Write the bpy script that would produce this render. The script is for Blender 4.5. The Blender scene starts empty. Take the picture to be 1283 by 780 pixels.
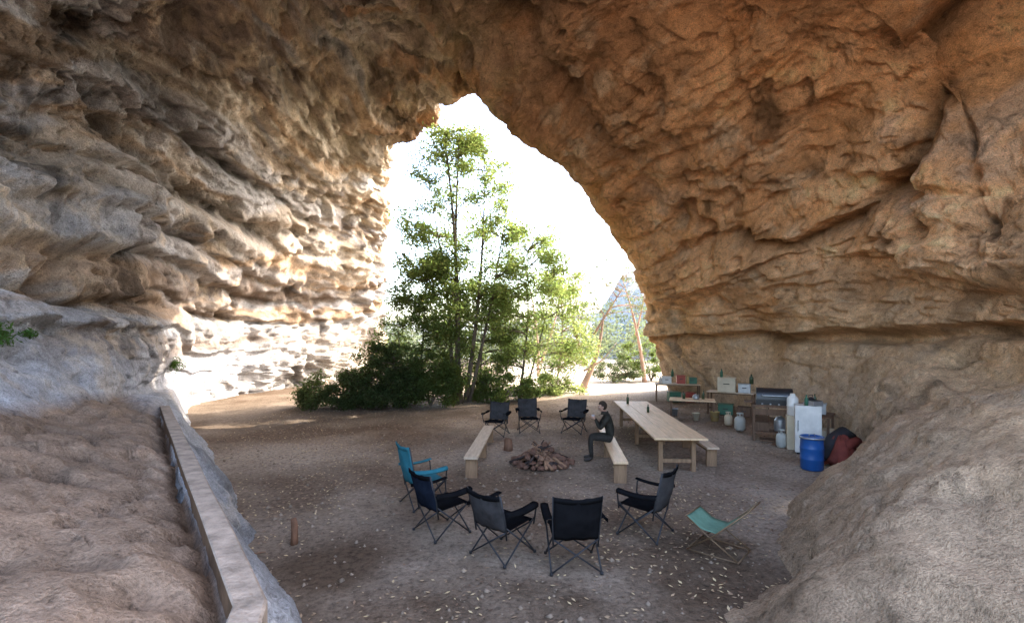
import bpy, math, random
import numpy as np
from mathutils import Vector, Matrix, Euler
random.seed(7); RNG=np.random.default_rng(11)
sc=bpy.context.scene
CAM_POS=np.array([0.0,0.0,2.8])

# ------------------------------------------------------------------ materials
def newmat(name):
    m=bpy.data.materials.new(name); m.use_nodes=True
    nt=m.node_tree; nt.nodes.clear()
    out=nt.nodes.new('ShaderNodeOutputMaterial')
    return m,nt,out
def node(nt,t,**kw):
    n=nt.nodes.new(t)
    for k,v in kw.items(): setattr(n,k,v)
    return n
def noise(nt,vec,scale,detail=4,rough=.55,dist=0):
    n=node(nt,'ShaderNodeTexNoise'); n.inputs['Scale'].default_value=scale
    n.inputs['Detail'].default_value=detail; n.inputs['Roughness'].default_value=rough
    n.inputs['Distortion'].default_value=dist
    nt.links.new(vec,n.inputs['Vector']); return n
def ramp(nt,fac,stops):
    r=node(nt,'ShaderNodeValToRGB'); e=r.color_ramp.elements
    while len(e)<len(stops): e.new(.5)
    for i,(p,c) in enumerate(stops):
        e[i].position=p; e[i].color=(c if len(c)==4 else (*c,1)) if hasattr(c,'__len__') else (c,c,c,1)
    nt.links.new(fac,r.inputs[0]); return r
def mixc(nt,typ,fac,a,b):
    m=node(nt,'ShaderNodeMix',data_type='RGBA',blend_type=typ)
    for s,val in ((m.inputs['Factor'],fac),(m.inputs[6],a),(m.inputs[7],b)):
        if isinstance(val,bpy.types.NodeSocket): nt.links.new(val,s)
        elif hasattr(val,'__len__'): s.default_value=(*val[:3],1)
        else: s.default_value=val
    return m.outputs[2]
def math_(nt,op,a,b=0.0,clamp=False):
    m=node(nt,'ShaderNodeMath',operation=op,use_clamp=clamp)
    for i,val in enumerate((a,b)):
        if isinstance(val,bpy.types.NodeSocket): nt.links.new(val,m.inputs[i])
        else: m.inputs[i].default_value=val
    return m.outputs[0]
def M(name,col,rough=.7,var=.25,scale=6,bump=.15,bscale=40,metal=0,stretch=(1,1,1),spec=None):
    m,nt,out=newmat(name)
    b=node(nt,'ShaderNodeBsdfPrincipled'); nt.links.new(b.outputs[0],out.inputs[0])
    tc=node(nt,'ShaderNodeTexCoord'); mp=node(nt,'ShaderNodeMapping'); mp.inputs['Scale'].default_value=stretch
    nt.links.new(tc.outputs['Object'],mp.inputs[0])
    n=noise(nt,mp.outputs[0],scale,5,.65)
    c=ramp(nt,n.outputs['Fac'],[(.3,[x*(1-var) for x in col]),(.7,[min(1,x*(1+var)) for x in col])])
    nt.links.new(c.outputs[0],b.inputs['Base Color'])
    b.inputs['Roughness'].default_value=rough; b.inputs['Metallic'].default_value=metal
    b.inputs['Specular IOR Level'].default_value=spec if spec is not None else (.12 if rough>.74 else .4)
    if bump>0:
        n2=noise(nt,mp.outputs[0],bscale,2); bp=node(nt,'ShaderNodeBump'); bp.inputs['Strength'].default_value=bump
        bp.inputs['Distance'].default_value=.02
        nt.links.new(n2.outputs['Fac'],bp.inputs['Height']); nt.links.new(bp.outputs[0],b.inputs['Normal'])
    return m
def leafmat(name,col,tcol,var=.35,tfac=.45):
    m,nt,out=newmat(name)
    g=node(nt,'ShaderNodeNewGeometry'); 
    hs=node(nt,'ShaderNodeHueSaturation'); hs2=node(nt,'ShaderNodeHueSaturation')
    v=math_(nt,'MULTIPLY_ADD',g.outputs['Random Per Island'],var*2); v.node.inputs[2].default_value=1-var
    h=math_(nt,'MULTIPLY_ADD',g.outputs['Random Per Island'],.05); h.node.inputs[2].default_value=.475
    for q,c in ((hs,col),(hs2,tcol)):
        q.inputs['Color'].default_value=(*c,1); nt.links.new(v,q.inputs['Value']); nt.links.new(h,q.inputs['Hue'])
    d=node(nt,'ShaderNodeBsdfDiffuse'); t=node(nt,'ShaderNodeBsdfTranslucent'); mx=node(nt,'ShaderNodeMixShader')
    nt.links.new(hs.outputs[0],d.inputs[0]); nt.links.new(hs2.outputs[0],t.inputs[0]); mx.inputs[0].default_value=tfac
    nt.links.new(d.outputs[0],mx.inputs[1]); nt.links.new(t.outputs[0],mx.inputs[2]); nt.links.new(mx.outputs[0],out.inputs[0])
    return m

# ------------------------------------------------------------------ numpy noise
def _h(ix,iy,iz,s):
    with np.errstate(over='ignore'):
        h=(ix.astype(np.int64).astype(np.uint32)*np.uint32(374761393)+iy.astype(np.int64).astype(np.uint32)*np.uint32(668265263)
           +iz.astype(np.int64).astype(np.uint32)*np.uint32(2246822519)+np.uint32((s*3266489917)&0xffffffff))
        h=(h^(h>>np.uint32(13)))*np.uint32(1274126177); h=(h^(h>>np.uint32(16)))*np.uint32(2654435761); h^=h>>np.uint32(15)
    return h.astype(np.float64)/4294967295.0*2-1
def vn(p,s=0):
    i=np.floor(p); f=p-i; u=f*f*f*(f*(f*6-15)+10); r=0
    for a in (0,1):
        for b in (0,1):
            for c in (0,1):
                w=(u[...,0] if a else 1-u[...,0])*(u[...,1] if b else 1-u[...,1])*(u[...,2] if c else 1-u[...,2])
                r=r+w*_h(i[...,0]+a,i[...,1]+b,i[...,2]+c,s)
    return r
_R=np.array([[.8,.6,0],[-.48,.64,.6],[.36,-.48,.8]])
def fbm(p,fr,oc=4,s=0,g=.5):
    r=0;a=1;t=0; q=p*fr
    for k in range(oc):
        r=r+a*vn(q+k*17.3,s+k); t+=a; a*=g; q=(q@_R)*2.03
    return r/t
def ridge(p,fr,oc=3,s=0):
    r=0;a=1;t=0; q=p*fr
    for k in range(oc):
        r=r+a*(1-2*np.abs(vn(q+k*9.1,s+k))); t+=a; a*=.5; q=(q@_R)*2.1
    return r/t
def steps(x,sharp=.14):
    i=np.floor(x); f=x-i; t=np.clip(f/sharp,0,1); return i+t*t*(3-2*t)-1+ .25*(f-1)

# ------------------------------------------------------------------ mesh builder
class MB:
    def __init__(s): s.v=[];s.f=[];s.m=[];s.s=[]
    def add(s,vs,fs,mi=0,smooth=False):
        o=len(s.v); s.v+= [tuple(x) for x in vs]
        for f in fs: s.f.append([o+i for i in f]); s.m.append(mi); s.s.append(smooth)
    def box(s,c,d,mi=0,rot=(0,0,0)):
        R=Euler(rot).to_matrix(); x,y,z=[a/2 for a in d]
        vs=[Vector(c)+R@Vector((i*x,j*y,k*z)) for i in(-1,1) for j in(-1,1) for k in(-1,1)]
        s.add(vs,[(0,1,3,2),(4,6,7,5),(0,4,5,1),(2,3,7,6),(0,2,6,4),(1,5,7,3)],mi)
    def path(s,pts,rad,mi=0,n=8,cap=True):
        pts=[Vector(p) for p in pts]
        if not hasattr(rad,'__len__'): rad=[rad]*len(pts)
        vs=[];fs=[]; ref=None
        for k,p in enumerate(pts):
            t=(pts[min(k+1,len(pts)-1)]-pts[max(k-1,0)]).normalized()
            if ref is None: ref=t.orthogonal().normalized()
            a=(ref-t*ref.dot(t)); a=a.normalized() if a.length>1e-5 else t.orthogonal().normalized()
            ref=a; b=t.cross(a)
            for q in range(n):
                w=2*math.pi*q/n; vs.append(p+(a*math.cos(w)+b*math.sin(w))*rad[k])
        for k in range(len(pts)-1):
            for q in range(n):
                fs.append((k*n+q,k*n+(q+1)%n,(k+1)*n+(q+1)%n,(k+1)*n+q))
        if cap: fs.append(tuple(range(n))[::-1]); fs.append(tuple((len(pts)-1)*n+q for q in range(n)))
        s.add(vs,fs,mi,True)
    def tube(s,a,b,r,mi=0,n=8,r2=None): s.path([a,b],[r,r if r2 is None else r2],mi,n)
    def lathe(s,prof,c,mi=0,n=20):
        vs=[];fs=[]
        for r,z in prof:
            for q in range(n):
                w=2*math.pi*q/n; vs.append((c[0]+r*math.cos(w),c[1]+r*math.sin(w),c[2]+z))
        for k in range(len(prof)-1):
            for q in range(n): fs.append((k*n+q,k*n+(q+1)%n,(k+1)*n+(q+1)%n,(k+1)*n+q))
        s.add(vs,fs,mi,True)
    def grid(s,nu,nv,fn,mi=0):
        vs=[fn(i/nu,j/nv) for i in range(nu+1) for j in range(nv+1)]
        fs=[(i*(nv+1)+j,(i+1)*(nv+1)+j,(i+1)*(nv+1)+j+1,i*(nv+1)+j+1) for i in range(nu) for j in range(nv)]
        s.add(vs,fs,mi,True)
    def rock(s,c,d,mi=0,seed=0,nu=8,nv=6,smooth=False,rz=0):
        r=random.Random(seed); vs=[];fs=[]
        for j in range(nv+1):
            th=math.pi*j/nv
            for i in range(nu):
                ph=2*math.pi*i/nu; k=1+r.uniform(-.2,.2) if 0<j<nv else 1
                x=d[0]/2*math.sin(th)*math.cos(ph)*k; y=d[1]/2*math.sin(th)*math.sin(ph)*k; z=d[2]/2*math.cos(th)*(1+ (r.uniform(-.15,.15) if 0<j<nv else 0))
                vs.append((c[0]+x*math.cos(rz)-y*math.sin(rz),c[1]+x*math.sin(rz)+y*math.cos(rz),c[2]+z))
        for j in range(nv):
            for i in range(nu): fs.append((j*nu+i,(j+1)*nu+i,(j+1)*nu+(i+1)%nu,j*nu+(i+1)%nu))
        s.add(vs,fs,mi,smooth)
    def ell(s,c,r,mi=0,nu=16,nv=12,fn=None):
        vs=[];fs=[]
        for j in range(nv+1):
            th=math.pi*j/nv
            for i in range(nu):
                ph=2*math.pi*i/nu; d=Vector((math.sin(th)*math.cos(ph),math.sin(th)*math.sin(ph),math.cos(th)))
                p=Vector((d.x*r[0],d.y*r[1],d.z*r[2]))
                if fn: p=fn(d,p)
                vs.append(Vector(c)+p)
        for j in range(nv):
            for i in range(nu): fs.append((j*nu+i,(j+1)*nu+i,(j+1)*nu+(i+1)%nu,j*nu+(i+1)%nu))
        s.add(vs,fs,mi,True)
    def build(s,name,mats,loc=(0,0,0),rz=0,bevel=0,parent=None,rot=None):
        me=bpy.data.meshes.new(name); me.from_pydata([tuple(x) for x in s.v],[],s.f)
        me.polygons.foreach_set('material_index',s.m); me.polygons.foreach_set('use_smooth',s.s)
        for m in mats: me.materials.append(m)
        me.update(); o=bpy.data.objects.new(name,me); sc.collection.objects.link(o)
        o.location=loc; o.rotation_euler=rot if rot else (0,0,rz)
        if bevel:
            b=o.modifiers.new('bevel','BEVEL'); b.width=bevel; b.segments=2; b.limit_method='ANGLE'
        if parent: o.parent=parent
        return o
def npmesh(name,V,F,mats,smooth=False):
    me=bpy.data.meshes.new(name); n=len(V); k=F.shape[1]
    me.vertices.add(n); me.vertices.foreach_set('co',V.astype(np.float32).ravel())
    me.loops.add(F.size); me.loops.foreach_set('vertex_index',F.astype(np.int32).ravel())
    me.polygons.add(len(F)); me.polygons.foreach_set('loop_start',np.arange(0,F.size,k,dtype=np.int32))
    me.polygons.foreach_set('loop_total',np.full(len(F),k,dtype=np.int32))
    me.polygons.foreach_set('use_smooth',np.full(len(F),smooth))
    for m in mats: me.materials.append(m)
    me.update(calc_edges=True); me.validate()
    o=bpy.data.objects.new(name,me); sc.collection.objects.link(o); return o
def empty(name,loc=(0,0,0),rz=0):
    e=bpy.data.objects.new(name,None); e.location=loc; e.rotation_euler=(0,0,rz); e.empty_display_size=.2
    sc.collection.objects.link(e); return e

# ------------------------------------------------------------------ rock material
def rockmat(name):
    m,nt,out=newmat(name); L=nt.links.new
    b=node(nt,'ShaderNodeBsdfPrincipled'); L(b.outputs[0],out.inputs[0]); b.inputs['Roughness'].default_value=.92
    b.inputs['Specular IOR Level'].default_value=.1
    tc=node(nt,'ShaderNodeTexCoord'); P=tc.outputs['Object']
    at=node(nt,'ShaderNodeAttribute',attribute_name='stone')
    n5=noise(nt,P,6.5,5,.78); r5=ramp(nt,n5.outputs['Fac'],[(.30,.38),(.43,.9),(.55,1.03),(.75,1.4)])
    c=mixc(nt,'MULTIPLY',1.0,at.outputs['Color'],r5.outputs[0])
    n6=noise(nt,P,40,2,.7); r6=ramp(nt,n6.outputs['Fac'],[(.3,.62),(.5,1.0),(.7,1.25)])
    c=mixc(nt,'MULTIPLY',.95,c,r6.outputs[0])
    L(c,b.inputs['Base Color'])
    wk=node(nt,'ShaderNodeAttribute',attribute_name='rough')
    h=math_(nt,'ADD',n5.outputs['Fac'],math_(nt,'MULTIPLY',n6.outputs['Fac'],.28))
    bp=node(nt,'ShaderNodeBump'); bp.inputs['Distance'].default_value=.18
    st=math_(nt,'MULTIPLY_ADD',wk.outputs['Fac'],.6); st.node.inputs[2].default_value=.42; L(st,bp.inputs['Strength'])
    L(h,bp.inputs['Height']); L(bp.outputs[0],b.inputs['Normal'])
    return m

# ------------------------------------------------------------------ cave shell
# each rock point is (image pixel x, image pixel y, guessed depth), unprojected to world
def unproject(h,v,d): return ((h-641.5)/600*d, d, CAM_POS[2]+(424-v)/600*d)
R0=[(470,520,34),(472,470,34),(474,440,34),(476,380,34),(482,300,33),(492,220,31),(530,150,26),(590,115,21),(645,163,19.5),(718,200,20),(768,290,22),(812,362,24),(815,420,25),(824,455,25.5),(832,500,26)]
R1=[(268,520,22),(262,485,21.5),(262,465,21.5),(290,400,23),(375,270,24),(420,190,22.5),(485,115,20.5),(575,60,17.5),(690,90,16),(800,150,16),(860,260,17.5),(910,340,19),(925,415,19.5),(930,460,19.5),(930,515,19.5)]
R2=[(275,575,12),(203,512,10.2),(160,488,11.5),(190,385,13),(180,180,13.5),(250,60,13.5),(390,10,14),(550,0,14.5),(750,0,13.5),(960,50,12),(1060,180,12.5),(1090,310,13.5),(1120,420,13),(1085,490,12.7),(1062,575,12)]
R3=[(405,800,4.6),(308,785,2.5),(-60,500,6),(-60,345,7.5),(-60,130,8.5),(-10,-60,9),(230,-110,10.5),(560,-130,11),(820,-130,11),(1150,-110,9.5),(1350,80,9),(1360,320,8.5),(1350,455,7),(1180,640,4.6),(872,802,4.6)]
R0,R1,R2,R3=[np.array([unproject(*q) for q in R]) for R in (R0,R1,R2,R3)]
R2b=(R2+R3)/2
R2b[0]=unproject(318,655,7.6); R2b[12]=unproject(1230,452,10); R2b[13]=unproject(1130,540,8.3); R2b[14]=unproject(1003,642,7.9)
R4=np.array([(-1.0,.6,-.2),(-.9,.3,1.3),(-6,.5,2.2),(-7.5,1,4),(-9,2,7),(-8.5,3,10),(-5,3.5,12),(0,4,12.7),(4,4,12.5),(8,3,10.8),(10,2,8),(9.5,1,4.5),(7,0,2.4),(4,0,1.2),(1.5,0,-.2)])
R5=R4+np.array([0,-.8,0])  # shell stops short behind the camera, shaped to let in sky fill
RM=R0.copy()
for j in range(15):
    if j<6: RM[j]=R0[j]+np.array([-7,9,0.5*j])
    else:
        o=np.array([R0[j][0]+1.0,0,R0[j][2]-3.0]); o/=np.linalg.norm(o); RM[j]=R0[j]+o*6+np.array([0,2.2,0])
RM[14,2]=-1
net=np.stack([RM,R0,R1,R2,R2b,R3,R4,R5])
segr=[14,72,84,76,76,26,4]; NU=56
def crom(A,k,t):
    n=len(A); p0=A[max(k-1,0)];p1=A[k];p2=A[min(k+1,n-1)];p3=A[min(k+2,n-1)]
    t=np.asarray(t).reshape((-1,)+(1,)*p1.ndim)
    m1=(p2-p0)*.45; m2=(p3-p1)*.45
    return (2*t**3-3*t**2+1)*p1+(t**3-2*t**2+t)*m1+(-2*t**3+3*t**2)*p2+(t**3-t**2)*m2
def along(A,segs):
    out=[]
    for k,s in enumerate(segs): out.append(crom(A,k,np.arange(s)/s))
    out.append(A[-1:]); return np.concatenate(out)
ringpar=np.concatenate([k+np.arange(s)/s for k,s in enumerate(segr)]+[np.array([len(segr)])])
A=along(net,segr)
for c_ in range(3):   # the shelf edge is dead straight
    s_=(ringpar>=3)&(ringpar<=6); A[s_,1,c_]=np.interp(ringpar[s_],[3,5,6],[net[3,1,c_],net[5,1,c_],net[6,1,c_]])
B=along(A.transpose(1,0,2),[NU]*14).transpose(1,0,2)
nr,nu=B.shape[:2]
upar=np.arange(nu)/NU
def normals(B):
    du=np.gradient(B,axis=1); dv=np.gradient(B,axis=0); n=np.cross(du,dv); n/=np.linalg.norm(n,axis=2,keepdims=True)+1e-9
    c=np.array([0,9,4.5])-B; s=np.sign((n*c).sum(2)); 
    if s[60:200].mean()<0: n=-n
    return n
N=normals(B)
def lerpu(vals): return np.interp(upar,np.arange(15),vals)[None,:]
RR=ringpar[:,None]+0*upar[None]; UU=upar[None,:]+0*RR
outer=np.clip(2.4-RR,0,1)
rimf=np.clip(np.abs(RR-1)*2.2,.15,1)
rough=lerpu([.12,.10,.2,.75,1,1,1,1,1,1,.85,.75,.5,.25,.15])+0*RR
rough=np.maximum(rough,outer*.9)
strata=lerpu([0,.0,.2,.9,1,.7,.3,.1,.1,.1,.12,.35,.6,.05,0])+0*RR
strata=strata*(1-.6*outer*(UU<6))
D=np.zeros((nr,nu))
warp=np.stack([fbm(B,.35,3,s=50+i) for i in range(3)],-1)
Bw=B+warp*1.5; Bf=B+.35*np.stack([fbm(B,1.4,2,s=150+i) for i in range(3)],-1)
# beds that sweep round the vault toward the mouth
Q=np.stack([UU*1.55+.35*warp[...,0],RR*.5+.3*warp[...,1],0*RR],-1)
flow=fbm(Q,1.0,5,800,.6); flow2=fbm(Q*np.array([3.2,1,1]),1.0,4,810,.6)
vault=np.clip((UU-2.8)*1.5,0,1)*np.clip(12.5-UU,0,1)
vr_=np.where(UU>6.5,rimf,1)
D+=vr_*(vault*(.50*flow+.16*flow2)+vault*.10*steps(flow*6,.12))
D+=rough*(.80*fbm(Bw,.17,3,1)+vr_*(.12*ridge(Bw,.5,3,5)+.13*fbm(Bf,1.5,4,9,.65)))
D+=rough*vr_*.085*steps(fbm(Bw,.33,4,210,.5)*6,.09)
D+=rough*vr_*.04*steps(fbm(Bf*np.array([1,1,1.6]),.9,4,220,.6)*5,.12)
D+=rough*.045*ridge(Bf,3.2,3,230)
# blocky joints on the outer sunlit buttress
ob=outer*(UU<6.3)
D+=ob*(.17*steps(fbm(Bw*np.array([1,1,.7]),.55,4,250,.55)*6,.1)+.28*ridge(Bf,.75,3,255)-.6*np.clip(fbm(Bf,.9,4,258,.6)-.2,0,1))
zl=B[...,2]; zz=zl*.8+.7*fbm(B*np.array([.05,.05,1.0]),.8,2,19)+.9*fbm(B,.12,3,20)+.25*fbm(B,.9,3,23)
bedamp=.5+.8*np.clip(fbm(B,.3,3,40)+.3,0,1)
fz=zz-np.floor(zz); bed=_h(np.floor(zz),np.zeros_like(zz),np.zeros_like(zz),4)
prof=np.interp(fz,[0,.10,.16,.7,1],[-.9,-.5,1,.35,-.5])
D+=strata*bedamp*(.27*prof+.2*bed)
z2=zl*3.3+1.3*fbm(B,.4,3,41); f2=z2-np.floor(z2); D+=strata*.09*np.interp(f2,[0,.15,1],[-.5,.5,-.2])*(.6+fbm(B,.6,2,43))
smooth=1-rough
D+=smooth*(.14*fbm(B,.55,3,60)+.06*fbm(B,2.0,4,63,.6))
# broken steps and pits worn into the smoother aprons
apron=((UU<1.0)|(UU>12.4))*np.clip((RR-2.2)*2,0,1)
D+=apron*(.05*steps(fbm(Bw,.5,4,240,.55)*5,.1)-.10*np.clip(fbm(Bf,1.6,4,245,.6)-.22,0,1))
pk=fbm(Bw,.7,4,77,.6); D-=rough*np.clip(pk-.27,0,1)*1.7
lz=3.02+.18*fbm(B,.3,3,90)
D+=(UU>10.6)*(RR>1.1)*np.clip((B[...,2]-lz)/.10,0,1)*np.clip(13-UU,0,1)*.34
D-=np.exp(-((B[...,2]-lz+.12)/.14)**2)*(UU>10.6)*(RR>1.1)*.34
dirs=B-CAM_POS; dirs/=np.linalg.norm(dirs,axis=2,keepdims=True)
def snap(h,v):
    t=np.array(unproject(h,v,10.0))-CAM_POS; t/=np.linalg.norm(t)
    return B.reshape(-1,3)[np.argmax((dirs@t)-(B[...,1]<.5)*2)]
def linedist(pts):
    best=np.full((nr,nu),1e9)
    for a,b in zip(pts[:-1],pts[1:]):
        ab=b-a; t=np.clip(((B-a)@ab)/(ab@ab+1e-9),0,1); best=np.minimum(best,np.linalg.norm(B-(a+t[...,None]*ab),axis=2))
    return best
jit=.5*fbm(B,.9,4,101,.6)
crease_shade=np.zeros((nr,nu))  # painted shade along the creases, multiplied into the stone colour
def crease(image_pts,w,dep,st=.5,j=1.2):
    global D,crease_shade
    d=np.abs(linedist([snap(*q) for q in image_pts])+jit*w*j); D-=dep*np.exp(-(d/w)**1.3); crease_shade=np.maximum(crease_shade,st*np.exp(-(d/(w*.9))**1.5))
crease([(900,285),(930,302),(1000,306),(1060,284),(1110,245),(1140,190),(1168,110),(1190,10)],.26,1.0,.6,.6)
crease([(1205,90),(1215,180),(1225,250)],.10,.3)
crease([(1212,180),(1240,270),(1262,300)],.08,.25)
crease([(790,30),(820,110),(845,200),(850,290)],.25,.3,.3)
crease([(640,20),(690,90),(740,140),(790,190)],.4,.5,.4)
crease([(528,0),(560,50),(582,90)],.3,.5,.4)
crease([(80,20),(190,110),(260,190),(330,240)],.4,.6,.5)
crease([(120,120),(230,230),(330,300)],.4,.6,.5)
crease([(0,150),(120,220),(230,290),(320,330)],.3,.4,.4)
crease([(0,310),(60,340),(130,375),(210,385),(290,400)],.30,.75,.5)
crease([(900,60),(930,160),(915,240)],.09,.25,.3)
def hollow(h,v,r,dep):
    global D
    p=snap(h,v); D-=dep*np.exp(-((np.linalg.norm(B-p,axis=2)+jit*r)/r)**2)
for q in [(1010,170,2.8,1.1),(480,80,2.4,.7),(760,90,1.2,.5),(60,345,.5,.8),(105,345,.4,.6),(150,375,.3,.4),(60,150,.7,.6),(165,178,.3,.4),(960,430,.9,.6),(250,420,.9,.5),(330,160,1.6,.6),(690,40,1.4,.5),(850,400,.8,.6),(1150,60,1.6,.5)]: hollow(*q)
V=B+N*D[...,None]
shelf=np.clip((UU-1.015)*30,0,1)*np.clip((1.97-UU)*8,0,1)*np.clip((RR-2.9)*3,0,1)
fp=vn(V*np.array([3.0,3.0,0.1])+.4*fbm(V,2,2,203)[...,None],200); V[...,2]-=shelf*(np.clip(fp-.1,0,.5)*.18+.06+.14*np.clip(1.25-UU,0,.25)/.25)
fp2=vn(V*np.array([6.5,6.5,0.1]),205); V[...,2]-=shelf*np.clip(fp2-.15,0,.5)*.12
V[...,2]+=shelf*.04*fbm(V,5,3,210)
Vf=V.reshape(-1,3)
idx=np.arange(nr*nu).reshape(nr,nu)
F=np.stack([idx[:-1,:-1],idx[:-1,1:],idx[1:,1:],idx[1:,:-1]],-1).reshape(-1,4)
rock_m=rockmat('cave_sandstone')
cave=npmesh('sandstone_cave',Vf,F,[rock_m],True)
cols=np.array([(.34,.335,.34),(.35,.345,.35),(.36,.36,.38),(.43,.41,.40),(.52,.43,.34),(.58,.48,.36),(.62,.50,.37),(.54,.385,.245),(.50,.275,.14),(.66,.36,.175),(.80,.44,.22),(.80,.46,.24),(.64,.41,.23),(.43,.30,.195),(.33,.235,.155)])  # regional stone tones; warm bounced light on the right painted in too
jump=UU+.5*fbm(V,.35,4,395)
C=np.stack([np.interp(jump*(jump<6.6)+jump*(jump>=7.0)+6.6*((jump>=6.6)&(jump<6.85))+7.4*((jump>=6.85)&(jump<7.0)),np.arange(15),cols[:,k]) for k in range(3)],-1)
edge=(UU<2.9)|(UU>12); Cp=np.stack([np.interp(UU,np.arange(15),cols[:,k]) for k in range(3)],-1); C=np.where(edge[...,None],Cp,C)
def blend_(C,f,col): return C*(1-f[...,None])+np.array(col)*f[...,None]
bl=np.clip(1.9-RR,0,1)*(UU<6.5); C=blend_(C,bl,(.52,.43,.31))
Vw=V+.8*np.stack([fbm(V,.6,3,s=350+i) for i in range(3)],-1)
leftw=np.clip((UU-2.3)*2,0,1)*np.clip(7-UU,0,1)
och=np.clip(flow2*4-.05,0,1)*leftw; C=blend_(C,.7*och,(.46,.29,.16))
gry=np.clip(fbm(Q*np.array([2.2,1.2,1]),1,5,820,.6)*5+.35,0,1)*leftw*np.clip(6.8-UU,0,1); C=blend_(C,.75*gry,(.47,.455,.45))
drk=np.clip(fbm(Q*np.array([1.6,1.4,1]),1,5,830,.6)*5-.8,0,1)*leftw; C=blend_(C,.75*drk,(.17,.105,.06))
rw=np.clip((UU-5)*1,0,1)
C=blend_(C,.55*np.clip(fbm(Vw,.45,5,320,.6)*4-.5,0,1)*rw*(UU<12.5),(.58,.27,.10))
C=blend_(C,.55*np.clip(fbm(Vw,.8,5,330,.65)*4-.7,0,1)*(.3+.7*rough),(.76,.58,.39))
C=blend_(C,.45*np.clip(fbm(Vw,.5,4,335,.6)*4-.9,0,1)*np.clip(UU-9,0,1)*(UU<12.5),(.42,.36,.29))
C*=(1+.5*fbm(Vw,.28,4,340,.55)+.5*fbm(V,2.2,4,345,.65)*(.5+.5*rough)+.25*flow*vault)[...,None]
vz=np.clip(fbm(V*np.array([1,1,.45]),.5,5,360,.65)*6-1.5,0,1)*np.clip(rough*1.2-.1,0,1); C*=(1-.68*vz)[...,None]
ck=np.abs(fbm(Vw,.55,4,370,.55)); C*=(1-.6*np.exp(-(ck/.016)**2)*rough*np.clip(fbm(V,.3,2,371)*4+.6,0,1))[...,None]
C*=(1-crease_shade)[...,None]
ap=apron*np.clip(fbm(Vw,.9,5,390,.65)*5-.8,0,1); C*=(1-.4*ap)[...,None]
C=blend_(C,shelf,(.24,.168,.12)); C*=(1+shelf*(.5*fbm(V,1.1,4,380,.6)-.5*np.clip(fp2-.15,0,.5)-.4*np.clip(fp-.1,0,.5)))[...,None]
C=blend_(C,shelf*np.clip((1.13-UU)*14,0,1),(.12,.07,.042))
C=np.clip(C,.02,.85)
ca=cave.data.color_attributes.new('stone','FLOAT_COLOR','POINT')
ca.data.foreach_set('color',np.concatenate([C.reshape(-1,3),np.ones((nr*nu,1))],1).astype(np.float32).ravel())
ra=cave.data.attributes.new('rough','FLOAT','POINT'); ra.data.foreach_set('value',rough.astype(np.float32).ravel())

# ------------------------------------------------------------------ ground sheet
def seg(*a): return np.concatenate([np.linspace(p,q,n,endpoint=False) for p,q,n in a]+[[a[-1][1]]])
gx=seg((-900,-60,10),(-60,-14,24),(-14,14,300),(14,60,24),(60,900,10)); gy=seg((-200,-6,10),(-6,3,20),(3,24,280),(24,60,60),(60,1200,14))
GX,GY=np.meshgrid(gx,gy,indexing='ij'); G=np.stack([GX,GY,0*GX],-1)
mask=np.exp(-(np.clip(np.abs(GX)-14,0,None)/8)**2)
def gz(P): return .05*fbm(P*np.array([1,1,0]),.35,2,400)+.035*fbm(P*np.array([1,1,0]),1.9,4,403,.65)
G[...,2]=gz(G)*mask - .02*(1-mask)
gi=np.arange(G.shape[0]*G.shape[1]).reshape(G.shape[:2])
GF=np.stack([gi[:-1,:-1],gi[1:,:-1],gi[1:,1:],gi[:-1,1:]],-1).reshape(-1,4)
m,nt,out=newmat('dirt_floor'); L=nt.links.new
b=node(nt,'ShaderNodeBsdfPrincipled'); L(b.outputs[0],out.inputs[0]); b.inputs['Roughness'].default_value=.95; b.inputs['Specular IOR Level'].default_value=.05
tc=node(nt,'ShaderNodeTexCoord'); P=tc.outputs['Object']
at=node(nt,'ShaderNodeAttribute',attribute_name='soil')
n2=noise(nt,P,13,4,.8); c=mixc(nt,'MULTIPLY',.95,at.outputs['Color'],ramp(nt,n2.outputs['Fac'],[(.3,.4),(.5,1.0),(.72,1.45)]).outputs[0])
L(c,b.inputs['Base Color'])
bp=node(nt,'ShaderNodeBump'); bp.inputs['Strength'].default_value=.8; bp.inputs['Distance'].default_value=.05
L(n2.outputs['Fac'],bp.inputs['Height']); L(bp.outputs[0],b.inputs['Normal'])
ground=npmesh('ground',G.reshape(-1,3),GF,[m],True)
def ell_(x0,y0,rx,ry): return np.exp(-(((GX-x0)/rx)**2+((GY-y0)/ry)**2))
Gw=G*np.array([1,1,0])
t_=np.clip(.52+1.5*fbm(Gw,.35,5,410,.6),0,1)[...,None]
SC=np.array([.165,.115,.08])*(1-t_)+np.array([.36,.285,.22])*t_
# charcoal round the hearth; shade by seats and foreground painted into the soil
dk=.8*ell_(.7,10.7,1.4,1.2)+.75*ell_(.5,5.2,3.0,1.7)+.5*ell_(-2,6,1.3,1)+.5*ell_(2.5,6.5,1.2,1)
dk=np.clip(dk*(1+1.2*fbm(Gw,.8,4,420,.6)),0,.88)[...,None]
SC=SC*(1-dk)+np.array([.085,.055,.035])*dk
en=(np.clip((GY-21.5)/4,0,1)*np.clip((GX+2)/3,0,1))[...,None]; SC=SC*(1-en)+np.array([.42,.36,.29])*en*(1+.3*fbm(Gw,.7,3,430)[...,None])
lf_=(np.clip((GY-14)/3,0,1)*np.clip((-2-GX)/2,0,1))[...,None]; SC=SC*(1-.45*lf_)  # far left floor painted darker, standing in for shade against sun spill
SC=np.clip(SC,.01,.8)
ga=ground.data.color_attributes.new('soil','FLOAT_COLOR','POINT'); ga.data.foreach_set('color',np.concatenate([SC.reshape(-1,3),np.ones((SC.shape[0]*SC.shape[1],1))],1).astype(np.float32).ravel())

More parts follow.
